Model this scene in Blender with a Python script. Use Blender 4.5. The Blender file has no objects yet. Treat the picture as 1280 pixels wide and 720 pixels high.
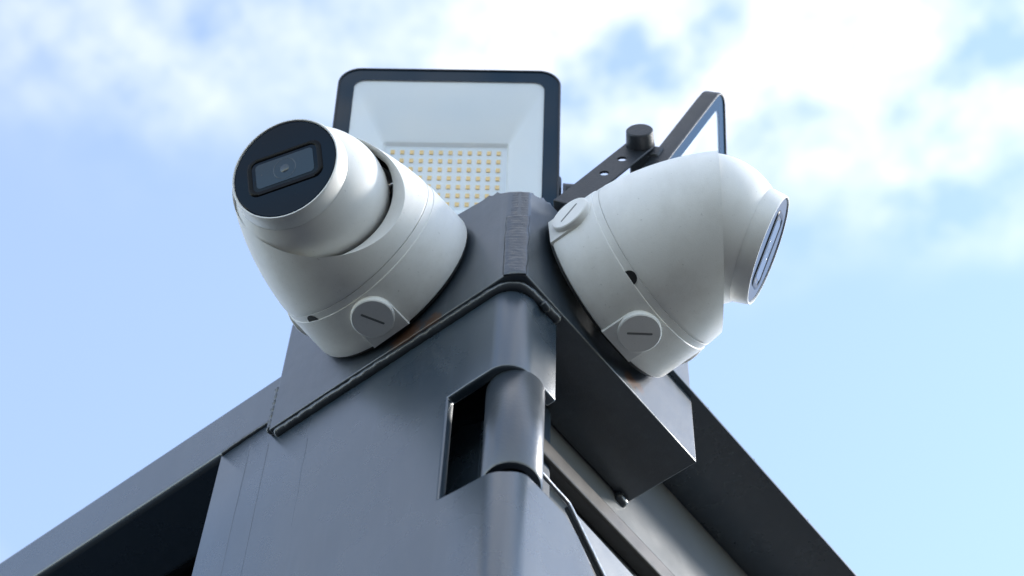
import bpy, bmesh, math, random
from mathutils import Vector, Matrix, noise as mnoise

random.seed(7)
S = 0.001                                   # everything below is written in millimetres
scene = bpy.context.scene
COL = scene.collection

# ------------------------------------------------------------------ camera, sky, sun, exposure
cam_d = bpy.data.cameras.new('camera')
cam = bpy.data.objects.new('camera', cam_d)
COL.objects.link(cam)
RT = Vector((0.78591, 0.61770, 0.02839)); UP = Vector((0.51151, -0.67523, 0.53143)); FW = Vector((-0.34743, 0.40314, 0.84662))
CAM = Vector((424.125, -497.428, -1065.543))
m = Matrix((RT, UP, -FW)).transposed().to_4x4()
m.translation = CAM * S
cam.matrix_world = m
cam_d.sensor_width = 36.0
cam_d.lens = 36.0 * 2510.47 / 1280.0
cam_d.clip_start = 0.05
cam_d.clip_end = 3000
cam_d.dof.use_dof = True
cam_d.dof.focus_distance = 1.265
cam_d.dof.aperture_fstop = 10.0
scene.camera = cam

def ray(px, py):
    return RT * ((px - 640) / 2510.47) - UP * ((py - 360) / 2510.47) + FW

SUN_AZ = math.radians(50.0)                 # world angle from +X towards +Y
SUN_EL = math.radians(33.0)
SUN_DIR = Vector((math.cos(SUN_EL) * math.cos(SUN_AZ), math.cos(SUN_EL) * math.sin(SUN_AZ), math.sin(SUN_EL)))
sun_d = bpy.data.lights.new('sun', 'SUN')
sun_d.energy = 1.7
sun_d.angle = math.radians(11)
sun_d.color = (1.0, 0.96, 0.90)
sun = bpy.data.objects.new('sun', sun_d)
sun.rotation_euler = (-SUN_DIR).to_track_quat('-Z', 'Y').to_euler()
COL.objects.link(sun)

world = bpy.data.worlds.new('World')
scene.world = world
world.use_nodes = True
wn, wl = world.node_tree.nodes, world.node_tree.links
wn.clear()
def wnode(t, **k):
    n = wn.new(t)
    for a, b in k.items(): setattr(n, a, b)
    return n
def wmath(op, a, b=None, clamp=False):
    n = wn.new('ShaderNodeMath'); n.operation = op; n.use_clamp = clamp
    for i, v in enumerate((a, b)):
        if v is None: continue
        if isinstance(v, (int, float)): n.inputs[i].default_value = v
        else: wl.new(v, n.inputs[i])
    return n.outputs[0]
w_out = wnode('ShaderNodeOutputWorld'); w_bg = wnode('ShaderNodeBackground')
w_bg.inputs['Strength'].default_value = 0.15
wl.new(w_bg.outputs[0], w_out.inputs[0])
sky = wnode('ShaderNodeTexSky', sky_type='NISHITA', sun_disc=False)
sky.sun_elevation = SUN_EL
sky.sun_rotation = math.radians(90) - SUN_AZ
sky.air_density = 1.0; sky.dust_density = 0.0; sky.ozone_density = 1.6
# clouds: a layer overhead, laid out on the plane z = 1 (direction / direction.z)
tc = wnode('ShaderNodeTexCoord')
sep = wnode('ShaderNodeSeparateXYZ'); wl.new(tc.outputs['Generated'], sep.inputs[0])
zc = wmath('MAXIMUM', sep.outputs['Z'], 0.06)
cmb = wnode('ShaderNodeCombineXYZ')
wl.new(wmath('DIVIDE', sep.outputs['X'], zc), cmb.inputs[0])
wl.new(wmath('DIVIDE', sep.outputs['Y'], zc), cmb.inputs[1])
warp = wnode('ShaderNodeTexNoise'); warp.inputs['Scale'].default_value = 9.0; warp.inputs['Detail'].default_value = 6.0
wl.new(cmb.outputs[0], warp.inputs['Vector'])
wsub = wnode('ShaderNodeVectorMath', operation='SUBTRACT'); wsub.inputs[1].default_value = (0.5, 0.5, 0.5)
wl.new(warp.outputs['Color'], wsub.inputs[0])
wsc = wnode('ShaderNodeVectorMath', operation='SCALE'); wsc.inputs['Scale'].default_value = 0.10
wl.new(wsub.outputs[0], wsc.inputs[0])
wadd = wnode('ShaderNodeVectorMath', operation='ADD')
wl.new(cmb.outputs[0], wadd.inputs[0]); wl.new(wsc.outputs[0], wadd.inputs[1])
# cloud banks (pixel of the picture they hang at, radius in picture pixels, weight)
banks = [(620, -60, 210, 1.3), (690, 60, 170, 1.1), (600, 60, 120, 0.6), (800, 60, 170, 0.9), (950, 90, 160, 1.1), (800, 190, 170, 0.75), (1010, 200, 160, 0.7),
         (1010, 20, 120, 0.5), (1250, 30, 170, 1.3), (1240, 170, 170, 1.0), (1100, 120, 170, 0.7), (1150, 255, 110, 0.75), (1230, 245, 110, 0.5), (900, 260, 130, 0.35),
         (130, 20, 190, 0.85), (10, 20, 150, 0.55), (230, 70, 140, 0.5), (360, 20, 140, 0.8), (390, 90, 130, 0.45), (500, 90, 150, 0.6),
         (130, 160, 150, 0.22), (270, 160, 110, 0.25), (560, 180, 160, 0.5), (1000, -60, 260, 0.8)]
acc = None
for px, py, r, wgt in banks:
    d = ray(px, py); c = d / d.z
    d2 = ray(px + r, py); rr = (d2 / d2.z - c).length
    dist = wnode('ShaderNodeVectorMath', operation='DISTANCE')
    wl.new(wadd.outputs[0], dist.inputs[0]); dist.inputs[1].default_value = (c.x, c.y, 0)
    mr = wnode('ShaderNodeMapRange', interpolation_type='SMOOTHSTEP')
    mr.inputs['From Min'].default_value = rr * 1.35; mr.inputs['From Max'].default_value = 0.0
    mr.inputs['To Min'].default_value = 0.0; mr.inputs['To Max'].default_value = wgt * 0.245
    wl.new(dist.outputs['Value'], mr.inputs['Value'])
    acc = mr.outputs[0] if acc is None else wmath('ADD', acc, mr.outputs[0])
far = wnode('ShaderNodeTexNoise'); far.inputs['Scale'].default_value = 1.7; far.inputs['Detail'].default_value = 7.0
wl.new(wadd.outputs[0], far.inputs['Vector'])
d0 = ray(640, 360); c0 = d0 / d0.z
dist = wnode('ShaderNodeVectorMath', operation='DISTANCE'); wl.new(cmb.outputs[0], dist.inputs[0]); dist.inputs[1].default_value = (c0.x, c0.y, 0)
outside = wnode('ShaderNodeMapRange'); outside.inputs['From Min'].default_value = 0.38; outside.inputs['From Max'].default_value = 0.6
wl.new(dist.outputs['Value'], outside.inputs['Value'])
farm = wnode('ShaderNodeMapRange'); farm.inputs['From Min'].default_value = 0.42; farm.inputs['From Max'].default_value = 0.64
wl.new(far.outputs['Fac'], farm.inputs['Value'])
acc = wmath('ADD', acc, wmath('MULTIPLY', farm.outputs[0], outside.outputs[0]))
tex = wnode('ShaderNodeTexNoise'); tex.inputs['Scale'].default_value = 14.0; tex.inputs['Detail'].default_value = 8.0; tex.inputs['Roughness'].default_value = 0.55
wl.new(cmb.outputs[0], tex.inputs['Vector'])
texm = wnode('ShaderNodeMapRange'); texm.inputs['From Min'].default_value = 0.36; texm.inputs['From Max'].default_value = 0.64
texm.inputs['To Min'].default_value = 0.0; texm.inputs['To Max'].default_value = 1.3
wl.new(tex.outputs['Fac'], texm.inputs['Value'])
dens = wmath('MULTIPLY', acc, texm.outputs[0])
dens = wmath('ADD', dens, 0.115)
dens = wmath('MINIMUM', dens, 0.96)
cl = wnode('ShaderNodeMixRGB'); wl.new(dens, cl.inputs['Fac'])
wl.new(sky.outputs[0], cl.inputs['Color1']); cl.inputs['Color2'].default_value = (3.8, 3.74, 3.66, 1)
wl.new(cl.outputs[0], w_bg.inputs['Color'])

vs = scene.view_settings
vs.view_transform = 'Standard'; vs.look = 'None'; vs.gamma = 1.0; vs.use_curve_mapping = False
vs.exposure = 1.6
scene.cycles.max_bounces = 10
scene.cycles.transparent_max_bounces = 12

# ------------------------------------------------------------------ materials
def mat(name, color, rough=0.5, metal=0.0, spec=0.5, bump=0.0, bscale=300.0, vary=0.0, vscale=20.0, coat=0.0, streak=0.0,
        rust=0.0, rscale=60.0, rmin=0.62, speck=0.0, rust_at=(), grime=0.0, ior=1.5):
    M = bpy.data.materials.new(name); M.use_nodes = True
    n, l = M.node_tree.nodes, M.node_tree.links
    b = n['Principled BSDF']
    b.inputs['Roughness'].default_value = rough; b.inputs['Metallic'].default_value = metal
    b.inputs['Specular IOR Level'].default_value = spec; b.inputs['IOR'].default_value = ior; b.inputs['Coat Weight'].default_value = coat
    b.inputs['Coat Roughness'].default_value = 0.15
    tcn = n.new('ShaderNodeTexCoord')
    geo = n.new('ShaderNodeNewGeometry')
    col = None
    rgb = n.new('ShaderNodeRGB'); rgb.outputs[0].default_value = (*color, 1); col = rgb.outputs[0]
    def noise(scale, detail=4, vec=None, rough_=0.55):
        t = n.new('ShaderNodeTexNoise'); t.inputs['Scale'].default_value = scale; t.inputs['Detail'].default_value = detail
        t.inputs['Roughness'].default_value = rough_
        l.new(vec or geo.outputs['Position'], t.inputs['Vector']); return t.outputs['Fac']
    def rng(v, a, b_, c, d):
        r = n.new('ShaderNodeMapRange'); l.new(v, r.inputs[0])
        for i, x in enumerate((a, b_, c, d)): r.inputs[i + 1].default_value = x
        return r.outputs[0]
    def mix(fac, c1, c2, blend='MIX'):
        x = n.new('ShaderNodeMixRGB'); x.blend_type = blend
        if isinstance(fac, float): x.inputs[0].default_value = fac
        else: l.new(fac, x.inputs[0])
        for i, c in ((1, c1), (2, c2)):
            if isinstance(c, tuple): x.inputs[i].default_value = (*c, 1)
            else: l.new(c, x.inputs[i])
        return x.outputs[0]
    if vary:
        v = rng(noise(vscale, 6), 0.3, 0.7, 1 - vary, 1 + vary)
        cx = n.new('ShaderNodeCombineXYZ')
        for i in range(3): l.new(v, cx.inputs[i])
        col = mix(1.0, col, cx.outputs[0], 'MULTIPLY')
        rr = rng(noise(vscale * 1.7, 5), 0.3, 0.7, rough - 0.03, rough + 0.03)
        l.new(rr, b.inputs['Roughness'])
    if streak:                                     # run marks and brush marks down the paint
        mp = n.new('ShaderNodeMapping'); mp.inputs['Scale'].default_value = (1, 1, 0.06); l.new(geo.outputs['Position'], mp.inputs[0])
        s = rng(noise(160, 3, mp.outputs[0]), 0.58, 0.78, 0.0, streak)
        col = mix(s, col, tuple(min(1, c * 2.2 + 0.05) for c in color))
    if grime:                                      # rain-washed dirt in soft vertical streaks
        mp = n.new('ShaderNodeMapping'); mp.inputs['Scale'].default_value = (1, 1, 0.22); l.new(geo.outputs['Position'], mp.inputs[0])
        s = rng(noise(75, 7, mp.outputs[0], 0.62), 0.45, 0.78, 0.0, grime)
        col = mix(s, col, (0.40, 0.36, 0.30))
        s = rng(noise(520, 4, None, 0.7), 0.56, 0.74, 0.0, grime * 0.6)
        col = mix(s, col, (0.45, 0.42, 0.37))
    if speck:
        s = rng(noise(420, 2), 0.70, 0.76, 0.0, speck)
        col = mix(s, col, (0.09, 0.075, 0.06))
    if rust:
        s = rng(noise(rscale, 8, None, 0.7), rmin, rmin + 0.06, 0.0, rust)
        col = mix(s, col, (0.16, 0.055, 0.018))
    for (px, py, pz), rad in rust_at:              # rust bleeding from a joint
        dn = n.new('ShaderNodeVectorMath'); dn.operation = 'DISTANCE'; l.new(geo.outputs['Position'], dn.inputs[0]); dn.inputs[1].default_value = (px * S, py * S, pz * S)
        near = rng(dn.outputs['Value'], 0.0, rad * S, 0.62, 0.0)
        ad = n.new('ShaderNodeMath'); ad.operation = 'ADD'; l.new(near, ad.inputs[0]); l.new(noise(180, 8, None, 0.75), ad.inputs[1])
        col = mix(rng(ad.outputs[0], 0.76, 0.90, 0.0, 0.9), col, (0.085, 0.035, 0.014))
    l.new(col, b.inputs['Base Color'])
    if bump:
        bp = n.new('ShaderNodeBump'); bp.inputs['Strength'].default_value = bump; bp.inputs['Distance'].default_value = 0.0012
        h = noise(bscale, 5)
        l.new(h, bp.inputs['Height']); l.new(bp.outputs[0], b.inputs['Normal'])
    return M

PAINT = mat('grey_satin_paint', (0.030, 0.047, 0.066), 0.28, spec=0.5, ior=1.95, bump=0.05, bscale=1500, vary=0.08, vscale=14, streak=0.11, speck=0.35, grime=0.035)
PAINT_ROUGH = mat('brushed_grey_paint', (0.032, 0.045, 0.060), 0.33, spec=0.5, ior=1.9, bump=0.10, bscale=700, vary=0.14, vscale=60, streak=0.2, speck=0.4, grime=0.04,
                  rust_at=(((-92, 0, 5), 24), ((-70, 0, 3), 14), ((0, 118, 12), 14), ((0, 128, 14), 9), ((-62, 0, 121), 6)))
WELD = mat('painted_weld', (0.026, 0.035, 0.046), 0.30, spec=0.5, ior=1.8, bump=0.3, bscale=260, vary=0.2, vscale=120, rust=0.5, rscale=90, rmin=0.66)
BARREL = mat('hinge_steel_paint', (0.034, 0.044, 0.056), 0.31, spec=0.5, ior=1.85, bump=0.10, bscale=420, vary=0.12, vscale=60, rust=0.7, rscale=70, rmin=0.70)
WALLP = mat('wall_grey_paint', (0.15, 0.16, 0.17), 0.32, spec=0.5, ior=1.7, bump=0.06, bscale=600, vary=0.06, vscale=30)
STEEL = mat('worn_bar_steel', (0.07, 0.064, 0.058), 0.36, metal=0.2, bump=0.05, bscale=500, vary=0.15, vscale=50)
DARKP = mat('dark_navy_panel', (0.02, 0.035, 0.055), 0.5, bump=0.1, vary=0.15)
PLASTIC = mat('white_camera_plastic', (0.87, 0.86, 0.825), 0.46, bump=0.10, bscale=1300, vary=0.03, vscale=28, speck=0.25, grime=0.18)
PLASTIC2 = mat('white_eyeball_plastic', (0.87, 0.86, 0.825), 0.40, bump=0.07, bscale=1300, vary=0.03, vscale=30, speck=0.18, grime=0.10)
HOLE = mat('black_gasket_and_gap_shade', (0.012, 0.012, 0.013), 0.6, bump=0.2)  # gasket black, also painted in gaps and the drain hole as their shade
GLOSS = mat('black_gloss_acrylic', (0.001, 0.010, 0.024), 0.05, spec=0.10, vary=0.0, speck=0.12)
RUBBER = mat('black_window_seal', (0.003, 0.003, 0.004), 0.25, spec=0.10)
LENSG = mat('lens_glass', (0.014, 0.034, 0.058), 0.05, spec=0.28, speck=0.35)
LENSR = mat('lens_ring', (0.030, 0.050, 0.070), 0.12)
HOUS = mat('lamp_black_powder_coat', (0.017, 0.021, 0.027), 0.42, bump=0.25, bscale=700, vary=0.1, vscale=60)
BEZEL = mat('lamp_bezel_black', (0.002, 0.022, 0.044), 0.04, spec=0.28, vary=0.0)
REFL = mat('lamp_white_reflector', (0.90, 0.92, 0.93), 0.45)
LEDB = mat('led_board_white', (0.80, 0.85, 0.90), 0.5)
LED = mat('led_phosphor', (0.97, 0.64, 0.22), 0.35)
ZINC = mat('zinc_bolt', (0.45, 0.45, 0.46), 0.3, metal=0.9)
GROUND = mat('gravelly_ground', (0.021, 0.020, 0.019), 0.9, vary=0.25, vscale=3)

def glass_mat():
    M = bpy.data.materials.new('lamp_cover_glass'); M.use_nodes = True
    n, l = M.node_tree.nodes, M.node_tree.links; n.clear()
    o = n.new('ShaderNodeOutputMaterial'); mx = n.new('ShaderNodeMixShader'); t = n.new('ShaderNodeBsdfTransparent'); g = n.new('ShaderNodeBsdfGlossy')
    g.inputs['Roughness'].default_value = 0.03; t.inputs[0].default_value = (0.985, 0.995, 0.998, 1)
    lw = n.new('ShaderNodeLayerWeight'); lw.inputs['Blend'].default_value = 0.5          # Schlick reflectance, the same from both sides
    pw = n.new('ShaderNodeMath'); pw.operation = 'POWER'; l.new(lw.outputs['Facing'], pw.inputs[0]); pw.inputs[1].default_value = 5.0
    f = n.new('ShaderNodeMath'); f.operation = 'MULTIPLY_ADD'; l.new(pw.outputs[0], f.inputs[0]); f.inputs[1].default_value = 0.96; f.inputs[2].default_value = 0.04
    l.new(f.outputs[0], mx.inputs[0]); l.new(t.outputs[0], mx.inputs[1]); l.new(g.outputs[0], mx.inputs[2]); l.new(mx.outputs[0], o.inputs[0])
    return M
GLASS = glass_mat()

# ------------------------------------------------------------------ helpers
def link(name, me, material, parent=None, smooth=40, bevel=0.0, seg=2, solid=0.0, offset=-1.0):
    ob = bpy.data.objects.new(name, me); COL.objects.link(ob)
    me.materials.append(material)
    if smooth:
        for p in me.polygons: p.use_smooth = True
        me.set_sharp_from_angle(angle=math.radians(smooth))
    if parent: ob.parent = parent
    if solid:
        md = ob.modifiers.new('solid', 'SOLIDIFY'); md.thickness = solid * S; md.offset = offset
    if bevel:
        md = ob.modifiers.new('bevel', 'BEVEL'); md.width = bevel * S; md.segments = seg; md.limit_method = 'ANGLE'; md.angle_limit = math.radians(35)
        md.harden_normals = False
    return ob

def mk(name, verts, faces, material, parent=None, **k):
    me = bpy.data.meshes.new(name)
    me.from_pydata([tuple(c * S for c in v) for v in verts], [], faces)
    bm = bmesh.new(); bm.from_mesh(me)
    bmesh.ops.remove_doubles(bm, verts=bm.verts, dist=1e-6)
    bmesh.ops.recalc_face_normals(bm, faces=bm.faces)
    bm.to_mesh(me); bm.free()
    return link(name, me, material, parent, **k)

def box_data(x0, x1, y0, y1, z0, z1):
    v = [(x, y, z) for x in (x0, x1) for y in (y0, y1) for z in (z0, z1)]
    f = [(0, 1, 3, 2), (4, 6, 7, 5), (0, 4, 5, 1), (2, 3, 7, 6), (0, 2, 6, 4), (1, 5, 7, 3)]
    return v, f

def box(name, x0, x1, y0, y1, z0, z1, material, parent=None, **k):
    v, f = box_data(x0, x1, y0, y1, z0, z1)
    return mk(name, v, f, material, parent, **k)

def lathe(profile, n=96, axis=None):
    """profile of (r, h) around local Z; returns verts, faces"""
    v, f = [], []
    for r, h in profile:
        for i in range(n):
            a = 2 * math.pi * i / n
            v.append((r * math.cos(a), r * math.sin(a), h))
    for j in range(len(profile) - 1):
        for i in range(n):
            k = (i + 1) % n
            f.append((j * n + i, j * n + k, (j + 1) * n + k, (j + 1) * n + i))
    return v, f

def frame_from(n, xhint):
    z = Vector(n).normalized(); x = Vector(xhint); x = (x - z * x.dot(z)).normalized(); y = z.cross(x)
    return Matrix((x, y, z)).transposed()

def xf(verts, M, t=(0, 0, 0)):
    t = Vector(t)
    return [tuple(M @ Vector(v) + t) for v in verts]

def rrect(w, h, r, n=8):
    pts = []
    for cx, cy, a0 in ((w / 2 - r, h / 2 - r, 0), (-w / 2 + r, h / 2 - r, 90), (-w / 2 + r, -h / 2 + r, 180), (w / 2 - r, -h / 2 + r, 270)):
        for i in range(n + 1):
            a = math.radians(a0 + 90 * i / n)
            pts.append((cx + r * math.cos(a), cy + r * math.sin(a)))
    return pts

def loft(rings, close_first=False, close_last=False):
    n = len(rings[0]); v = [p for r in rings for p in r]; f = []
    for j in range(len(rings) - 1):
        for i in range(n):
            k = (i + 1) % n
            f.append((j * n + i, j * n + k, (j + 1) * n + k, (j + 1) * n + i))
    if close_first: f.append(tuple(range(n))[::-1])
    if close_last: f.append(tuple(range((len(rings) - 1) * n, len(rings) * n)))
    return v, f

def ring3(pts, z): return [(x, y, z) for x, y in pts]

def empty(name, loc=(0, 0, 0), rot=None):
    o = bpy.data.objects.new(name, None); o.empty_display_size = 0.02
    M = (rot.to_4x4() if rot else Matrix.Identity(4)); M.translation = Vector(loc) * S
    o.matrix_world = M; COL.objects.link(o); return o

def tag(o, label=None, cat=None, group=None, kind=None):
    if label: o['label'] = label
    if cat: o['category'] = cat
    if group: o['group'] = group
    if kind: o['kind'] = kind
    return o

def weld_bead(name, pts, r, parent, material=None, pitch=4.0, rope=0.0, seed=0, flat=1.0, lump=0.05):
    """lumpy bead swept along a polyline"""
    P = [Vector(p) for p in pts]; L = sum((b - a).length for a, b in zip(P, P[1:]))
    N = max(12, int(L / 0.9)); n = 10
    def at(s):
        for a, b in zip(P, P[1:]):
            d = (b - a).length
            if s <= d or b is P[-1]: return a + (b - a) * min(1, s / d), (b - a).normalized()
            s -= d
    rings = []
    for i in range(N + 1):
        s = L * i / N; c, t = at(s)
        side = t.cross(Vector((0.3, -0.5, 0.8))).normalized(); up = side.cross(t)
        ph = (s / pitch) % 1.0
        k = 1.0 + lump * (1 - ph) * math.sin(ph * math.pi) * 2 + 0.14 * (mnoise.noise(Vector((s * 0.09, seed * 3.1, 0))))
        k *= min(1.0, 0.35 + 1.2 * min(i, N - i) / 4.0) if min(i, N - i) < 3 else 1.0
        ring = []
        for j in range(n):
            a = 2 * math.pi * j / n
            kk = k * (1 + 0.10 * mnoise.noise(Vector((s * 0.25, math.cos(a) * 1.3 + seed, math.sin(a) * 1.3))))
            if rope: kk *= 1 + rope * math.cos(a * 2 + s * 2 * math.pi / pitch)
            ring.append(tuple(c + side * (math.cos(a) * r * kk * flat) + up * (math.sin(a) * r * kk)))
        rings.append(ring)
    v, f = loft(rings, True, True)
    return mk(name, v, f, material or WELD, parent, smooth=70)

# ------------------------------------------------------------------ ground (out of the picture, gives the light from below)
gr = mk('ground', [(-1500000, -1500000, -2650), (1500000, -1500000, -2650), (1500000, 1500000, -2650), (-1500000, 1500000, -2650)], [(0, 1, 2, 3)], GROUND, smooth=0)
tag(gr, kind='structure')

# ------------------------------------------------------------------ welded steel frame
frame = empty('steel_frame', (0, 0, -1600))
tag(frame, 'dark blue-grey painted welded steel corner post with beam, mounting bracket and hinge', 'steel frame')
# parts of the frame are written in world millimetres
FOFF = Vector((0, 0, 1600))
def fmk(name, v, f, material, **k):
    return mk(name, [tuple(Vector(p) + FOFF) for p in v], f, material, frame, **k)
def fbox(name, *a, **k):
    material = a[6]; v, f = box_data(*a[:6]); return fmk(name, v, f, material, **k)
def fbead(name, pts, r, **k):
    return weld_bead(name, [tuple(Vector(p) + FOFF) for p in pts], r, frame, **k)

# post: one folded sheet, left face y = 6, rounded corner, right face x = -6, with the hinge cut-out
RC = 18.0
def post_point(u):
    """u: unrolled distance, 0 at the start of the rounding; negative on the left face"""
    if u <= 0: return (-6 - RC + u, 6.0)
    arc = RC * math.pi / 2
    if u <= arc:
        a = u / RC
        return (-6 - RC + RC * math.sin(a), 6 + RC - RC * math.cos(a))
    return (-6.0, 6 + RC + (u - arc))
ARC = RC * math.pi / 2
def u_left(x): return x + 6 + RC
def u_right(y): return ARC + y - 6 - RC
us = [u_left(-262), u_left(-160), u_left(-56)] + [u_left(-40)] + [ARC * i / 14 for i in range(15)] + [u_right(35), u_right(47.6), u_right(53), u_right(57), u_right(69), u_right(85), u_right(200)]
def zb(u):      # bottom of the cut-out = top of the lower sheet
    y = 6 + RC + (u - ARC)
    if u <= u_left(-56): return -184.0
    if y <= 57 or u <= ARC:
        k = max(0.0, min(1.0, (u - u_left(-56)) / (ARC * 0.5 - u_left(-56))))
        return -184.0 - 4.0 * math.sin(k * math.pi / 2) + (5.0 if u > ARC else 5.0 * max(0, (u - ARC * .5)) / (ARC * .5)) * 1.0
    return -180.2 - (y - 57) * 0.86 if y < 69 else -190.5 - (y - 69) * 1.22
def zt(u): return -86.5
pv, pf = [], []
for u in us:
    x, y = post_point(u)
    for z in (-1600.0, zb(u), zt(u), 21.5): pv.append((x, y, z))
for i in range(len(us) - 1):
    um = (us[i] + us[i + 1]) / 2
    a, b = i * 4, (i + 1) * 4
    pf.append((a, b, b + 1, a + 1))
    if um < u_left(-56): pf.append((a + 1, b + 1, b + 2, a + 2))
    if um < u_right(47.6): pf.append((a + 2, b + 2, b + 3, a + 3))
post = fmk('corner_post', pv, pf, PAINT, smooth=50, solid=7.0, bevel=1.6, seg=3)
# make sure the sheet is thickened inwards
n0 = post.data.polygons[0].normal
if n0.y > 0:
    post.modifiers['solid'].offset = 1.0

# inside of the cut-out: a dark backing box added to block light
fbox('cutout_backing', -230, -50, 56, 100, -1200, -2, DARKP, bevel=3)
gp = [(-92, -62.0), (-84, -65.5), (-80.5, -63.0), (-76, -59.5), (-64, -66.5), (-59, -66.5), (-59, -320), (-92, -320)]
gv = [(x, 42, z) for x, z in gp] + [(x, 48, z) for x, z in gp]; gn = len(gp)
fmk('hinge_gusset', gv, [tuple(range(gn))[::-1], tuple(range(gn, 2 * gn))] + [(i, (i + 1) % gn, gn + (i + 1) % gn, gn + i) for i in range(gn)], PAINT, bevel=0.8)
fbox('inner_stop', -46, -30, 52, 66, -400, -2, DARKP, bevel=2)
# hinge barrel in the cut-out
v, f = lathe([(0.01, -84), (16.2, -84), (17.6, -86), (17.6, -174.5), (16.6, -176), (12.5, -176), (12.5, -150), (0.01, -150)], 64)
fmk('hinge_barrel', xf(v, Matrix.Identity(3), (-22.0, 28.6, 0)), f, BARREL, smooth=40)
v, f = lathe([(0.01, -150), (8.0, -150), (8.0, -215), (0.01, -215)], 40)
fmk('hinge_pin', xf(v, Matrix.Identity(3), (-22.0, 28.6, 0)), f, HOLE, smooth=40)

# top beam of the left side (hollow section)
fbox('top_beam', -1500, -150, 6.0, 64, 22, 79, PAINT, bevel=5.0, seg=4)
# mounting bracket: L-shaped box, chamfered outer corner, top ground down towards the corner
def z_top(s):
    T = [(0, 104.6), (8, 105.4), (12, 107.5), (15, 110.5), (23, 117), (30, 120), (44, 123), (60, 125.5), (85, 127), (400, 127)]
    for (a, za), (b, zb_) in zip(T, T[1:]):
        if s <= b: return za + (zb_ - za) * (s - a) / (b - a)
path = [(-209.5, 58, 200), (-209.5, 0, 200)]
for x in (-160, -110, -85, -60, -52, -44, -37, -30, -26, -23, -19, -15, -12): path.append((x, 0, -x))
path.append((-4.5, 3.2, 1.5))
for y in (8, 12, 15, 19, 23, 26, 30, 37, 44, 52, 60, 85, 110, 150, 191): path.append((0, y, y))
path += [(-58, 191, 200), (-58, 58, 200)]
n = len(path)
bv = [(x, y, 0.0) for x, y, s in path] + [(x, y, z_top(s)) for x, y, s in path]
bf = [(i, (i + 1) % n, n + (i + 1) % n, n + i) for i in range(n)] + [tuple(range(n))[::-1], tuple(range(n, 2 * n))]
fmk('mounting_bracket', bv, bf, PAINT_ROUGH, smooth=25, bevel=1.3, seg=3)

# weld down the chamfered corner: two overlapping passes with ripples
def corner_pass(z0, z1, w0, w1, bulge, seed):
    A0, B0 = Vector((-12.2, -0.25, 0)), Vector((0.25, 8.0, 0))
    nrm = Vector((0.55, -0.83, 0)).normalized()
    N, Mx = int((z1 - z0) / 0.7), 14
    v, f = [], []
    for i in range(N + 1):
        z = z0 + (z1 - z0) * i / N
        for j in range(Mx + 1):
            t = j / Mx
            wob = 0.8 * mnoise.noise(Vector((z * 0.08, seed, 3 if t < .5 else 9)))
            p = A0.lerp(B0, w0 + (w1 - w0) * t + wob * 0.06)
            rip = 0.05 * math.sin((z + 3.0 * math.sin(t * math.pi) + 2 * mnoise.noise(Vector((z * .05, t * 2, seed)))) * 1.9) + 0.22 * mnoise.noise(Vector((z * 0.22, t * 4, seed)))
            edge = math.sin(t * math.pi) ** 0.6
            ends = min(1, min(i, N - i) / 3.0)
            d = (-0.8 + (bulge + rip + 0.8) * edge * (0.3 + 0.7 * ends))
            q = p + nrm * d
            v.append((q.x, q.y, z))
    W = Mx + 1
    for i in range(N):
        for j in range(Mx): f.append((i * W + j, i * W + j + 1, (i + 1) * W + j + 1, (i + 1) * W + j))
    return fmk('corner_weld', v, f, WELD, smooth=60, solid=1.5)
corner_pass(0.5, 73, 0.02, 0.97, 0.9, 1.0)
corner_pass(70, 106.2, 0.06, 1.0, 1.2, 5.0)

# fillet welds
fbead('weld_bead', [(-208, 5.2, -0.1), (-150, 5.2, 0.1), (-118, 5.0, -0.1), (-60, 5.3, 0.0), (-24, 5.4, 0.0), (-18, 6.0, 0.0), (-13, 7.9, 0.0), (-9.4, 10.6, -0.1),
                    (-7.0, 14.5, -0.3), (-5.8, 20, -0.6), (-5.0, 32, -1.2), (-4.2, 47, -1.5)], 3.8, pitch=11, seed=1, lump=0.05)
fbead('weld_bead', [(-2.2, 27, -5), (-2.2, 34, -7.5)], 2.6, pitch=3, seed=9)
fbead('weld_bead', [(-210.5, 3.4, 1), (-210.6, 3.4, 30), (-210.4, 3.2, 52)], 2.7, pitch=7.5, rope=0.28, seed=5, lump=0.16)
fbead('weld_bead', [(-261.5, 6.0, 20.5), (-240, 5.8, 21.8), (-228, 5.9, 21.9), (-212, 6.2, 21.9)], 2.0, pitch=6, seed=6)
fbead('weld_bead', [(-57.5, 178, -2), (-58.5, 190, -3)], 4.0, pitch=6, seed=8)

for x0, x1, z0, z1 in ((-214, -212.5, -4, -330), (-233, -232, 10, -210), (-176, -175.5, -30, -120)):
    rings = []
    for i in range(41):
        t = i / 40; rr = 0.55 * (0.5 + 0.5 * abs(mnoise.noise(Vector((t * 9, x0, 0)))) + 0.3) * (1 - 0.5 * t)
        c = (x0 + (x1 - x0) * t + 0.8 * mnoise.noise(Vector((t * 4, x0, 5))), 6.05, z0 + (z1 - z0) * t)
        rings.append([(c[0] + 1.5 * rr * math.cos(q * math.pi / 4), c[1] + 0.5 * rr * math.sin(q * math.pi / 4), c[2]) for q in range(8)])
    v, f = loft(rings, True, True); fmk('paint_run', v, f, PAINT, smooth=60)

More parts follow.
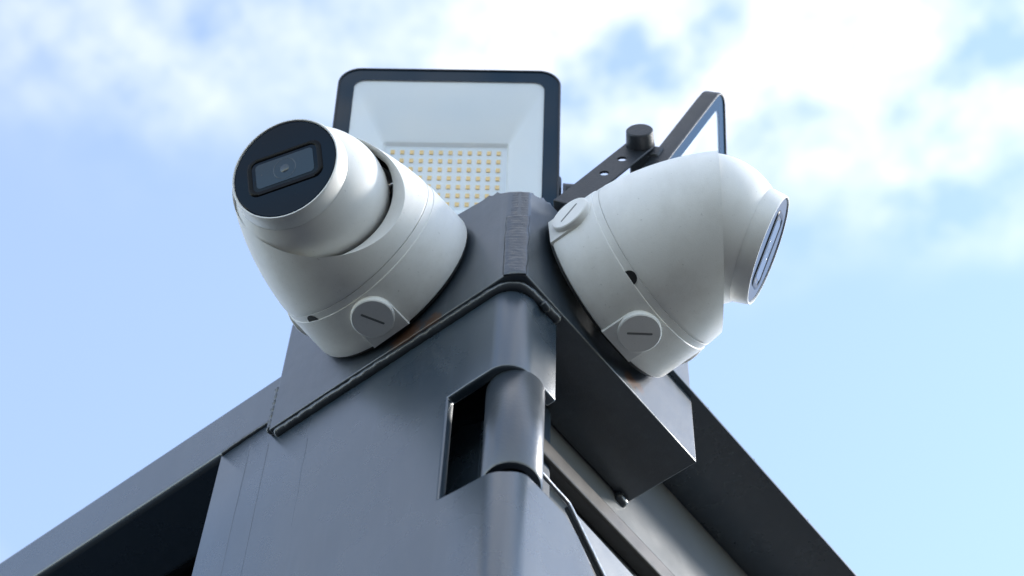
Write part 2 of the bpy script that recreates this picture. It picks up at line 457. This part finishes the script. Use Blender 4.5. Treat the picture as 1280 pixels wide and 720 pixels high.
# roof sheet, wall under it, inside panels
fbox('roof_sheet', -1480, 4.2, 66, 1800, 72.2, 75.4, PAINT, bevel=0.8)
fbox('side_wall', -70, -58.3, 70, 1790, -1600, 71.5, WALLP)
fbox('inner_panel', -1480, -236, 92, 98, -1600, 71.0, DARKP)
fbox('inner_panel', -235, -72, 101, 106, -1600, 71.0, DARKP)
for yy in (206, 262, 330, 398):
    v, f = lathe([(0.01, 75.2), (1.7, 75.2), (1.6, 76.2), (0.8, 76.8), (0.01, 76.9)], 20)
    fmk('rivet', xf(v, Matrix.Identity(3), (2.4, yy, 0)), f, HOLE, smooth=50)

# bar along the top of the doorway
fbox('door_head_bar', -58.2, -46.0, 49, 1700, -64, -46, STEEL, bevel=2.2, seg=3)

# ------------------------------------------------------------------ door leaf behind the post edge
door = empty('door', (-20, 60, -1600))
tag(door, 'grey painted steel door leaf hung beside the corner post below the hinge', 'door')
DOFF = Vector((20, -60, 1600))
def prism_x(pts, x0, x1):
    k = len(pts)
    v = [tuple(Vector((x0, y, z)) + DOFF) for y, z in pts] + [tuple(Vector((x1, y, z)) + DOFF) for y, z in pts]
    return v, [tuple(range(k)), tuple(range(k, 2 * k))[::-1]] + [(i, (i + 1) % k, k + (i + 1) % k, k + i) for i in range(k)]
v, f = prism_x([(78.3, -143.3), (94, -158.3), (111.5, -176.0), (330, -400), (330, -1580), (900, -1580), (900, -160), (143, -146)], -20, -24)
mk('door_panel', v, f, WALLP, door, bevel=1.0, seg=3)
v, f = prism_x([(40, -150), (900, -138), (900, -1585), (40, -1585)], -34, -40)
mk('door_gap_backing', v, f, HOLE, door)  # black sheet added behind the panel, stands for the shade in the gap
weld_bead('edge_trim', [tuple(Vector((-19.4, y, z)) + DOFF) for y, z in ((48, -141.5), (77.9, -143.4), (111, -175.8), (330, -396))], 1.3, door, material=ZINC)

# ------------------------------------------------------------------ turret cameras
RB, HC = 50.3, 83.5                 # eyeball radius and height of its centre above the plate
SEAM = 41.5
def dome_r(h): return 63.4 * max(0.0, 1 - (max(0.0, h - 30) / 123.0) ** 1.7) ** (1 / 1.7)

def turret(loc, rot, face_n, long_axis, tau, omega, h0, plug_angles, hole_angle, label):
    root = empty('turret_camera', loc, rot)
    tag(root, label, 'camera', 'turret security cameras on the bracket')
    # junction box ring
    prof = [(56, 1.2), (61.5, 1.2), (63.4, 2.2), (64.0, 4.0), (63.9, 10), (63.6, 24), (63.4, SEAM - 6.2), (63.3, SEAM - 5.4), (62.75, SEAM - 5.0), (62.6, SEAM - 0.3), (62.3, SEAM - 0.1), (52, SEAM - 0.1)]
    v, f = lathe(prof, 128)
    jb = mk('junction_box', v, f, PLASTIC, root, smooth=35, solid=2.0, offset=-1)
    md = jb.modifiers['solid']
    v, f = lathe([(50, -0.6), (61.0, -0.6), (61.0, 1.6), (50, 1.6)], 96)
    mk('gasket', v, f, HOLE, root, smooth=35)
    # plugs
    for a, slot_a in plug_angles:
        a = math.radians(a)
        out = Vector((math.cos(a), math.sin(a), 0)); B = frame_from(out, Vector((0, 0, 1)))   # local x = camera axis
        # flat boss: D shape, from the base up to the plug
        pts = []
        for i in range(17):
            t = -math.pi / 2 + math.pi * i / 16
            pts.append((20.5 + 14.4 * math.cos(t), 14.4 * math.sin(t)))
        pts = [(1.4, -14.6)] + pts + [(1.4, 14.6)]
        rings = [[(x, y, 55.0) for x, y in pts], [(x, y, 63.4) for x, y in pts], [(17 + (x - 17) * .98, y * .98, 63.9) for x, y in pts]]
        v, f = loft(rings, True, True)
        boss = mk('plug_boss', xf(v, B), f, PLASTIC, root, smooth=35)
        prof = [(0.01, 67.4), (13.4, 67.4), (14.1, 66.7), (14.2, 64.0), (12.6, 63.5)]
        v, f = lathe(prof, 56); v = xf(v, Matrix.Identity(3), (20.5, 0, 0))
        plug = mk('conduit_plug', xf(v, B), f, PLASTIC2, root, smooth=35)
        ang = math.radians(slot_a)
        sl = [(x * math.cos(ang) - y * math.sin(ang) + 20.5, x * math.sin(ang) + y * math.cos(ang)) for x, y in rrect(16.5, 1.5, 0.7, 4)]
        v, f = loft([ring3(sl, 67.1), ring3(sl, 67.55)], True, True)
        mk('slot', xf(v, B), f, mat_slot, plug, smooth=0)
    # drain hole at the seam: a black patch painted for its shade, nothing cut
    a = math.radians(hole_angle); out = Vector((math.cos(a), math.sin(a), 0)); B = frame_from(out, Vector((0, 0, 1)))
    pts = [(SEAM - 5.3 + 4.9 * math.sin(math.pi * i / 14), 5.0 * math.cos(math.pi * i / 14)) for i in range(15)]
    v, f = loft([ring3(pts, 57.0), ring3(pts, 62.9)], True, True)
    mk('drain_hole_shade', xf(v, B), f, HOLE, root, smooth=0)
    # cover: dome cut by a slanted plane
    N, R = 144, 26
    rings = [[] for _ in range(R + 1)]
    rim = []
    for i in range(N):
        th = 2 * math.pi * i / N
        lo, hi = SEAM, 152.5
        for _ in range(40):
            mid = (lo + hi) / 2
            if mid < h0 - math.tan(tau) * dome_r(mid) * math.cos(th - omega): lo = mid
            else: hi = mid
        hr = lo
        for j in range(R + 1):
            h = SEAM + 0.12 + (hr - SEAM - 0.12) * j / R
            r = dome_r(h)
            if j == 0: r -= 0.3
            rings[j].append((r * math.cos(th), r * math.sin(th), h))
        rim.append(Vector((dome_r(hr) * math.cos(th), dome_r(hr) * math.sin(th), hr)))
    pn = Vector((math.sin(tau) * math.cos(omega), math.sin(tau) * math.sin(omega), math.cos(tau)))
    ctr = Vector((0, 0, HC))
    dpl = (rim[0] - ctr).dot(pn)
    depth = 8.5
    dist = dpl - depth
    rin = math.sqrt(max(1, (RB + 3.6) ** 2 - dist ** 2))
    cpl = ctr + pn * dist
    inner, inner2, rim2 = [], [], []
    for p in rim:
        q = p - cpl; q -= pn * q.dot(pn)
        q = q.normalized()
        ip = cpl + q * rin
        # never let the lip turn inside out where the dome is tight on the ball
        pp = p - pn * 0.0
        flat = p - pn * (p - cpl).dot(pn)
        if (flat - cpl).length < rin + 1.2:
            ip = cpl + q * ((flat - cpl).length - 1.2)
        inner.append(tuple(ip)); inner2.append(tuple(ip - Vector((0, 0, 11)) - q * 1.0))
        rim2.append(tuple(p.lerp(Vector(ip), 0.06) + pn * 0.15))
    rings += [rim2, inner]
    v, f = loft(rings)
    mk('cover', v, f, PLASTIC, root, smooth=32)
    # socket wall behind the lip, coloured black to deepen the shade in the gap
    v, f = loft([inner, inner2])
    mk('socket_shade_wall', v, f, HOLE, root, smooth=60)
    # eyeball
    nf = Vector(face_n).normalized(); E = frame_from(nf, Vector(long_axis))
    FR = 37.6; FD = 43.0
    prof = []
    a1 = math.asin((FR + 1.6) / RB)
    for i in range(40):
        a = math.pi - 0.05 - (math.pi - 0.05 - a1) * i / 39
        prof.append((RB * math.sin(a), RB * math.cos(a)))
    v, f = lathe(prof, 120)
    ball = mk('eyeball', xf(v, E, ctr), f, PLASTIC2, root, smooth=40)
    zb_ = RB * math.cos(a1)
    v, f = lathe([(FR + 1.5, zb_ - 1.0), (FR + 1.5, zb_ + 1.2), (FR + 0.1, FD - 1.2), (FR - 0.5, FD), (FR - 1.3, FD), (FR - 1.5, FD - 1.4), (FR - 3, FD - 1.4)], 120)
    mk('collar', xf(v, E, ctr), f, PLASTIC2, ball, smooth=40)
    v, f = lathe([(0.01, FD - 1.5), (FR - 5.0, FD - 1.5), (FR - 4.0, FD - 0.7), (FR - 1.6, FD - 0.6), (FR - 1.45, FD - 2.0)], 120)
    v, f = lathe([(0.01, FD - 0.7), (FR - 2.9, FD - 0.7), (FR - 2.7, FD - 0.7), (FR - 2.4, FD - 0.72), (FR - 1.7, FD - 1.1), (FR - 1.45, FD - 2.0)], 120)
    mk('faceplate', xf(v, E, ctr), f, GLOSS, ball, smooth=40)
    # window: raised black seal with a glass pane sunk in it
    z0 = FD - 0.9
    o0, o1 = rrect(52.5, 29.5, 7.0), rrect(51, 28, 6.4)
    i1, i0 = rrect(46.8, 23.8, 4.8), rrect(45.8, 22.8, 4.4)
    v, f = loft([ring3(o0, z0), ring3(o0, z0 + 0.4), ring3(o1, z0 + 0.85), ring3(i1, z0 + 0.85), ring3(i0, z0 + 0.6), ring3(i0, z0 + 0.1)])
    mk('window_seal', xf(v, E, ctr), f, RUBBER, ball, smooth=30)
    v, f = loft([ring3(i1, z0 + 0.4), ring3(rrect(46.0, 23.0, 4.5), z0 + 0.45)], False, True)
    mk('window_border', xf(v, E, ctr), f, GLOSS, ball, smooth=30)
    g = rrect(40.5, 18.8, 2.8)
    v, f = loft([ring3(g, z0 + 0.4), ring3(g, z0 + 0.65)], False, True)
    mk('window_pane', xf(v, E, ctr), f, LENSG, ball, smooth=0)
    v, f = lathe([(7.4, z0 + 0.6), (7.55, z0 + 0.72), (7.85, z0 + 0.72), (8.0, z0 + 0.6)], 48)
    mk('lens_ring', xf(v, E, ctr), f, LENSR, ball, smooth=40)
    v, f = lathe([(0.01, z0 + 0.72), (3.0, z0 + 0.71), (3.3, z0 + 0.6)], 36)
    mk('lens', xf(v, E, ctr), f, LENSR, ball, smooth=40)
    return root

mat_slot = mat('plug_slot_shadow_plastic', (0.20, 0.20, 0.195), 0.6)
R_ = math.radians
def mount(n, h, lift):
    z = (Vector(n) + Vector((0, 0, lift))).normalized(); x = Vector(h); y = z.cross(x).normalized(); x = y.cross(z)
    return Matrix((x, y, z)).transposed()
ROT_L = mount((0, -1, 0), (1, 0, 0), -0.005)
ROT_R = mount((1, 0, 0), (0, 1, 0), 0.085)
turret((-105.6, -2.4, 73.0), ROT_L, (0.246, -0.435, 0.865), (0.856, 0.113, -0.50), R_(38), R_(-38), 101.5,
       ((-86, 27), (180, 0)), -122, 'white turret security camera with its black lens face turned towards the viewer')
turret((3.2, 87.3, 68.0), ROT_R, (0.68, -0.425, 0.60), (-0.362, 0.496, 0.789), R_(35.4), R_(-7), 93.0,
       ((-90, 138), (180, 35), (0, 35)), -119, 'white turret security camera seen from the side, lens face edge-on against sky')

# ------------------------------------------------------------------ floodlights
def floodlight(pivot, waxis, nh, delta, arm_dir, W, H, off, label):
    """pivot: where the arms hold the housing; local x = width, y = up the face, z = out of the glass"""
    w = Vector(waxis).normalized(); nh = Vector(nh).normalized(); up = Vector((0, 0, 1))
    nz = nh * math.cos(delta) - up * math.sin(delta)
    ty = nz.cross(w); 
    if ty.z < 0: ty = -ty; 
    x = ty.cross(nz)
    Rm = Matrix((x, ty, nz)).transposed()
    root = empty('floodlight', pivot, Rm)
    tag(root, label, 'floodlight', 'floodlights above the bracket')
    yo, zf = off                         # centre of the face relative to the pivot
    rw = 17.0
    def rr(w_, h_, r, z): return [(a, b + yo, z) for a, b in rrect(w_, h_, r, 10)]
    # matt rim of the housing, then the glossy printed border of the glass lying in it
    v, f = loft([rr(W - 1, H - 1, rw, zf - 13), rr(W, H, rw, zf - 12), rr(W, H, rw, zf - 0.5), rr(W - 1.0, H - 1.0, rw - .5, zf),
                 rr(W - 2.8, H - 2.8, rw - 1.2, zf), rr(W - 3.4, H - 3.4, rw - 1.5, zf - 1.4)])
    mk('rim', v, f, HOUS, root, smooth=35)
    v, f = loft([rr(W - 3.0, H - 3.0, rw - 1.3, zf - 1.0), rr(W - 25, H - 25, 8.5, zf - 1.0), rr(W - 25, H - 25, 8.5, zf - 1.6)])
    mk('glass_border', v, f, BEZEL, root, smooth=30)
    # housing back
    v, f = loft([rr(W - 1.4, H - 1.4, rw, zf - 12.8), rr(W - 6, H - 6, rw, zf - 15), rr(W - 46, H - 50, 12, zf - 21), rr(W - 52, H - 56, 12, zf - 23)], False, True)
    hs = mk('housing', v, f, HOUS, root, smooth=35)
    for k in range(7):
        xx = (k - 3) * 13
        vb, fb = box_data(xx - 1.2, xx + 1.2, yo - H / 2 + 34, yo + H / 2 - 34, zf - 27, zf - 21)
        mk('cooling_fin', vb, fb, HOUS, hs, smooth=0)
    # reflector: from the glass opening down to the led board
    bw, bh = 90.0, 66.0; LO = -7.0
    def sh(r_): return [(a, b + LO, c) for a, b, c in r_]
    v, f = loft([rr(W - 24.6, H - 24.6, 8.6, zf - 2.0), sh(rr(bw + 5, bh + 5, 3, zf - 9.2)), sh(rr(bw + 3, bh + 3, 2.2, zf - 9.8)), sh(rr(bw, bh, 1.5, zf - 13.0))])
    mk('reflector', v, f, REFL, root, smooth=30)
    v, f = box_data(-bw / 2 - 1, bw / 2 + 1, yo + LO - bh / 2 - 1, yo + LO + bh / 2 + 1, zf - 14.5, zf - 12.6)
    board = mk('led_board', v, f, LEDB, root, smooth=0)
    me = None
    for r_ in range(7):
        for c_ in range(12):
            if me is None:
                vb, fb = box_data(-1.5, 1.5, -1.85, 1.85, 0, 0.8)
                o = mk('led', vb, fb, LED, board, smooth=0); me = o.data
            else:
                o = bpy.data.objects.new('led', me); COL.objects.link(o); o.parent = board
            o.location = ((c_ - 5.5) * 7.1 * S, (yo + LO + (3 - r_) * 8.8) * S, (zf - 12.5) * S)
    # glass
    v, f = loft([rr(W - 25.1, H - 25.1, 8.4, zf - 1.8), rr(W - 25.1, H - 25.1, 8.4, zf - 1.05)], True, True)
    mk('cover_glass', v, f, GLASS, root, smooth=0)
    # U bracket: two arms and a foot, arm direction in world
    ad = Rm.transposed() @ Vector(arm_dir); Ln = ad.length; ad.normalize()
    pd = Vector((1, 0, 0)).cross(ad).normalized()
    def arm_frame(sx, t0, t1, hw, ang=True):
        x0, x1 = sx * (W / 2 + 2.6), sx * (W / 2 + 4.6)
        pts = []
        for i in range(13):
            a = math.radians(90 + 180 * i / 12); pts.append((t0 + hw * math.cos(a), hw * math.sin(a)))
        pts += [(t1, -hw), (t1, hw)]
        return [[tuple(Vector((xx, 0, 0)) + ad * t + pd * q) for t, q in pts] for xx in (x0, x1)]
    for sx in (-1, 1):
        v, f = loft(arm_frame(sx, 0, Ln, 10.5), True, True)
        arm = mk('bracket_arm', v, f, HOUS, root, smooth=30, bevel=0.6)
        cut = bpy.data.meshes.new('cut'); cob = None
        cv, cf = [], []
        for t in (25.0, 49.0):
            ring = []
            for xx in (sx * (W / 2 - 6), sx * (W / 2 + 12)):
                ring.append([tuple(Vector((xx, 0, 0)) + ad * (t + 3.4 * math.cos(b)) + pd * (3.4 * math.sin(b))) for b in [2 * math.pi * i / 20 for i in range(20)]])
            a_, b_ = loft(ring, True, True); o_ = len(cv); cv += a_; cf += [tuple(i + o_ for i in q) for q in b_]
        cob = mk('hole_cutter', cv, cf, HOUS, None, smooth=0); cob.matrix_world = root.matrix_world.copy()
        cut_list.append((arm, cob))
        # knob
        B = frame_from(Vector((sx, 0, 0)), ad)
        z0 = W / 2 + 4.5
        v, f = lathe([(0.01, z0 + 12), (8.8, z0 + 12), (9.7, z0 + 11.2), (10.2, z0 + 1), (10.2, z0), (0.01, z0)], 48)
        mk('knob', xf(v, B), f, HOUS, root, smooth=35)
        xs = sorted((sx * (W / 2 - 22), sx * (W / 2 + 1.6)))
        v, f = box_data(xs[0], xs[1], -7, 7, -7, zf - 8)
        mk('pivot_lug', v, f, HOUS, root, smooth=35, bevel=2.0)
    # lugs on the housing that the pivots screw into
    foot = []
    x0, x1 = -(W / 2 + 5.0), (W / 2 + 5.0)
    pts = [(Ln - 0.2, -10.5), (Ln - 0.2, 10.5), (Ln + 2.8, 10.5), (Ln + 2.8, -10.5)]
    v, f = loft([[tuple(Vector((xx, 0, 0)) + ad * t + pd * q) for t, q in pts] for xx in (x0, x1)], True, True)
    mk('bracket_foot', v, f, HOUS, root, smooth=30, bevel=0.6)
    Bf = frame_from(-ad, Vector((1, 0, 0)))
    for bx in (-30, 30):
        v, f = lathe([(0.01, 5.5), (5.6, 5.5), (6.4, 4.6), (6.4, 0), (0.01, 0)], 6)
        mk('bolt', xf(v, Bf, Vector((bx, 0, 0)) + ad * Ln), f, ZINC, root, smooth=30)
    return root

cut_list = []
wL = Vector((math.cos(R_(38.3)), math.sin(R_(38.3)), 0)); nL = Vector((wL.y, -wL.x, 0))
nR = Vector((math.cos(R_(33.5)), math.sin(R_(33.5)), 0)); wR = Vector((nR.y, -nR.x, 0))
PIVL = (-89.7, 17.3, 210)
floodlight(PIVL, wL, nL, R_(16), (0, 0, 131 - PIVL[2]), 168, 196, (13, 24),
           'black floodlight facing the viewer, its yellow led grid showing behind the glass')
# right lamp: near arm (towards the viewer) runs from the foot to the knob
nearknob = Vector((47, 73, 215)); pivR = nearknob - wR * (168 / 2 + 3.5)
floodlight(pivR, wR, nR, R_(23), (-42, -30, -81), 168, 196, (16, 24),
           'black floodlight seen edge-on from the side, bracket arm and knob towards viewer')

# cut the bracket holes, then drop the cutters
dg = None
bpy.context.view_layer.update()
for arm, cob in cut_list:
    md = arm.modifiers.new('holes', 'BOOLEAN'); md.operation = 'DIFFERENCE'; md.object = cob; md.solver = 'EXACT'
dg = bpy.context.evaluated_depsgraph_get()
for arm, cob in cut_list:
    me = bpy.data.meshes.new_from_object(arm.evaluated_get(dg)); arm.modifiers.clear(); arm.data = me
for arm, cob in cut_list: bpy.data.objects.remove(cob)
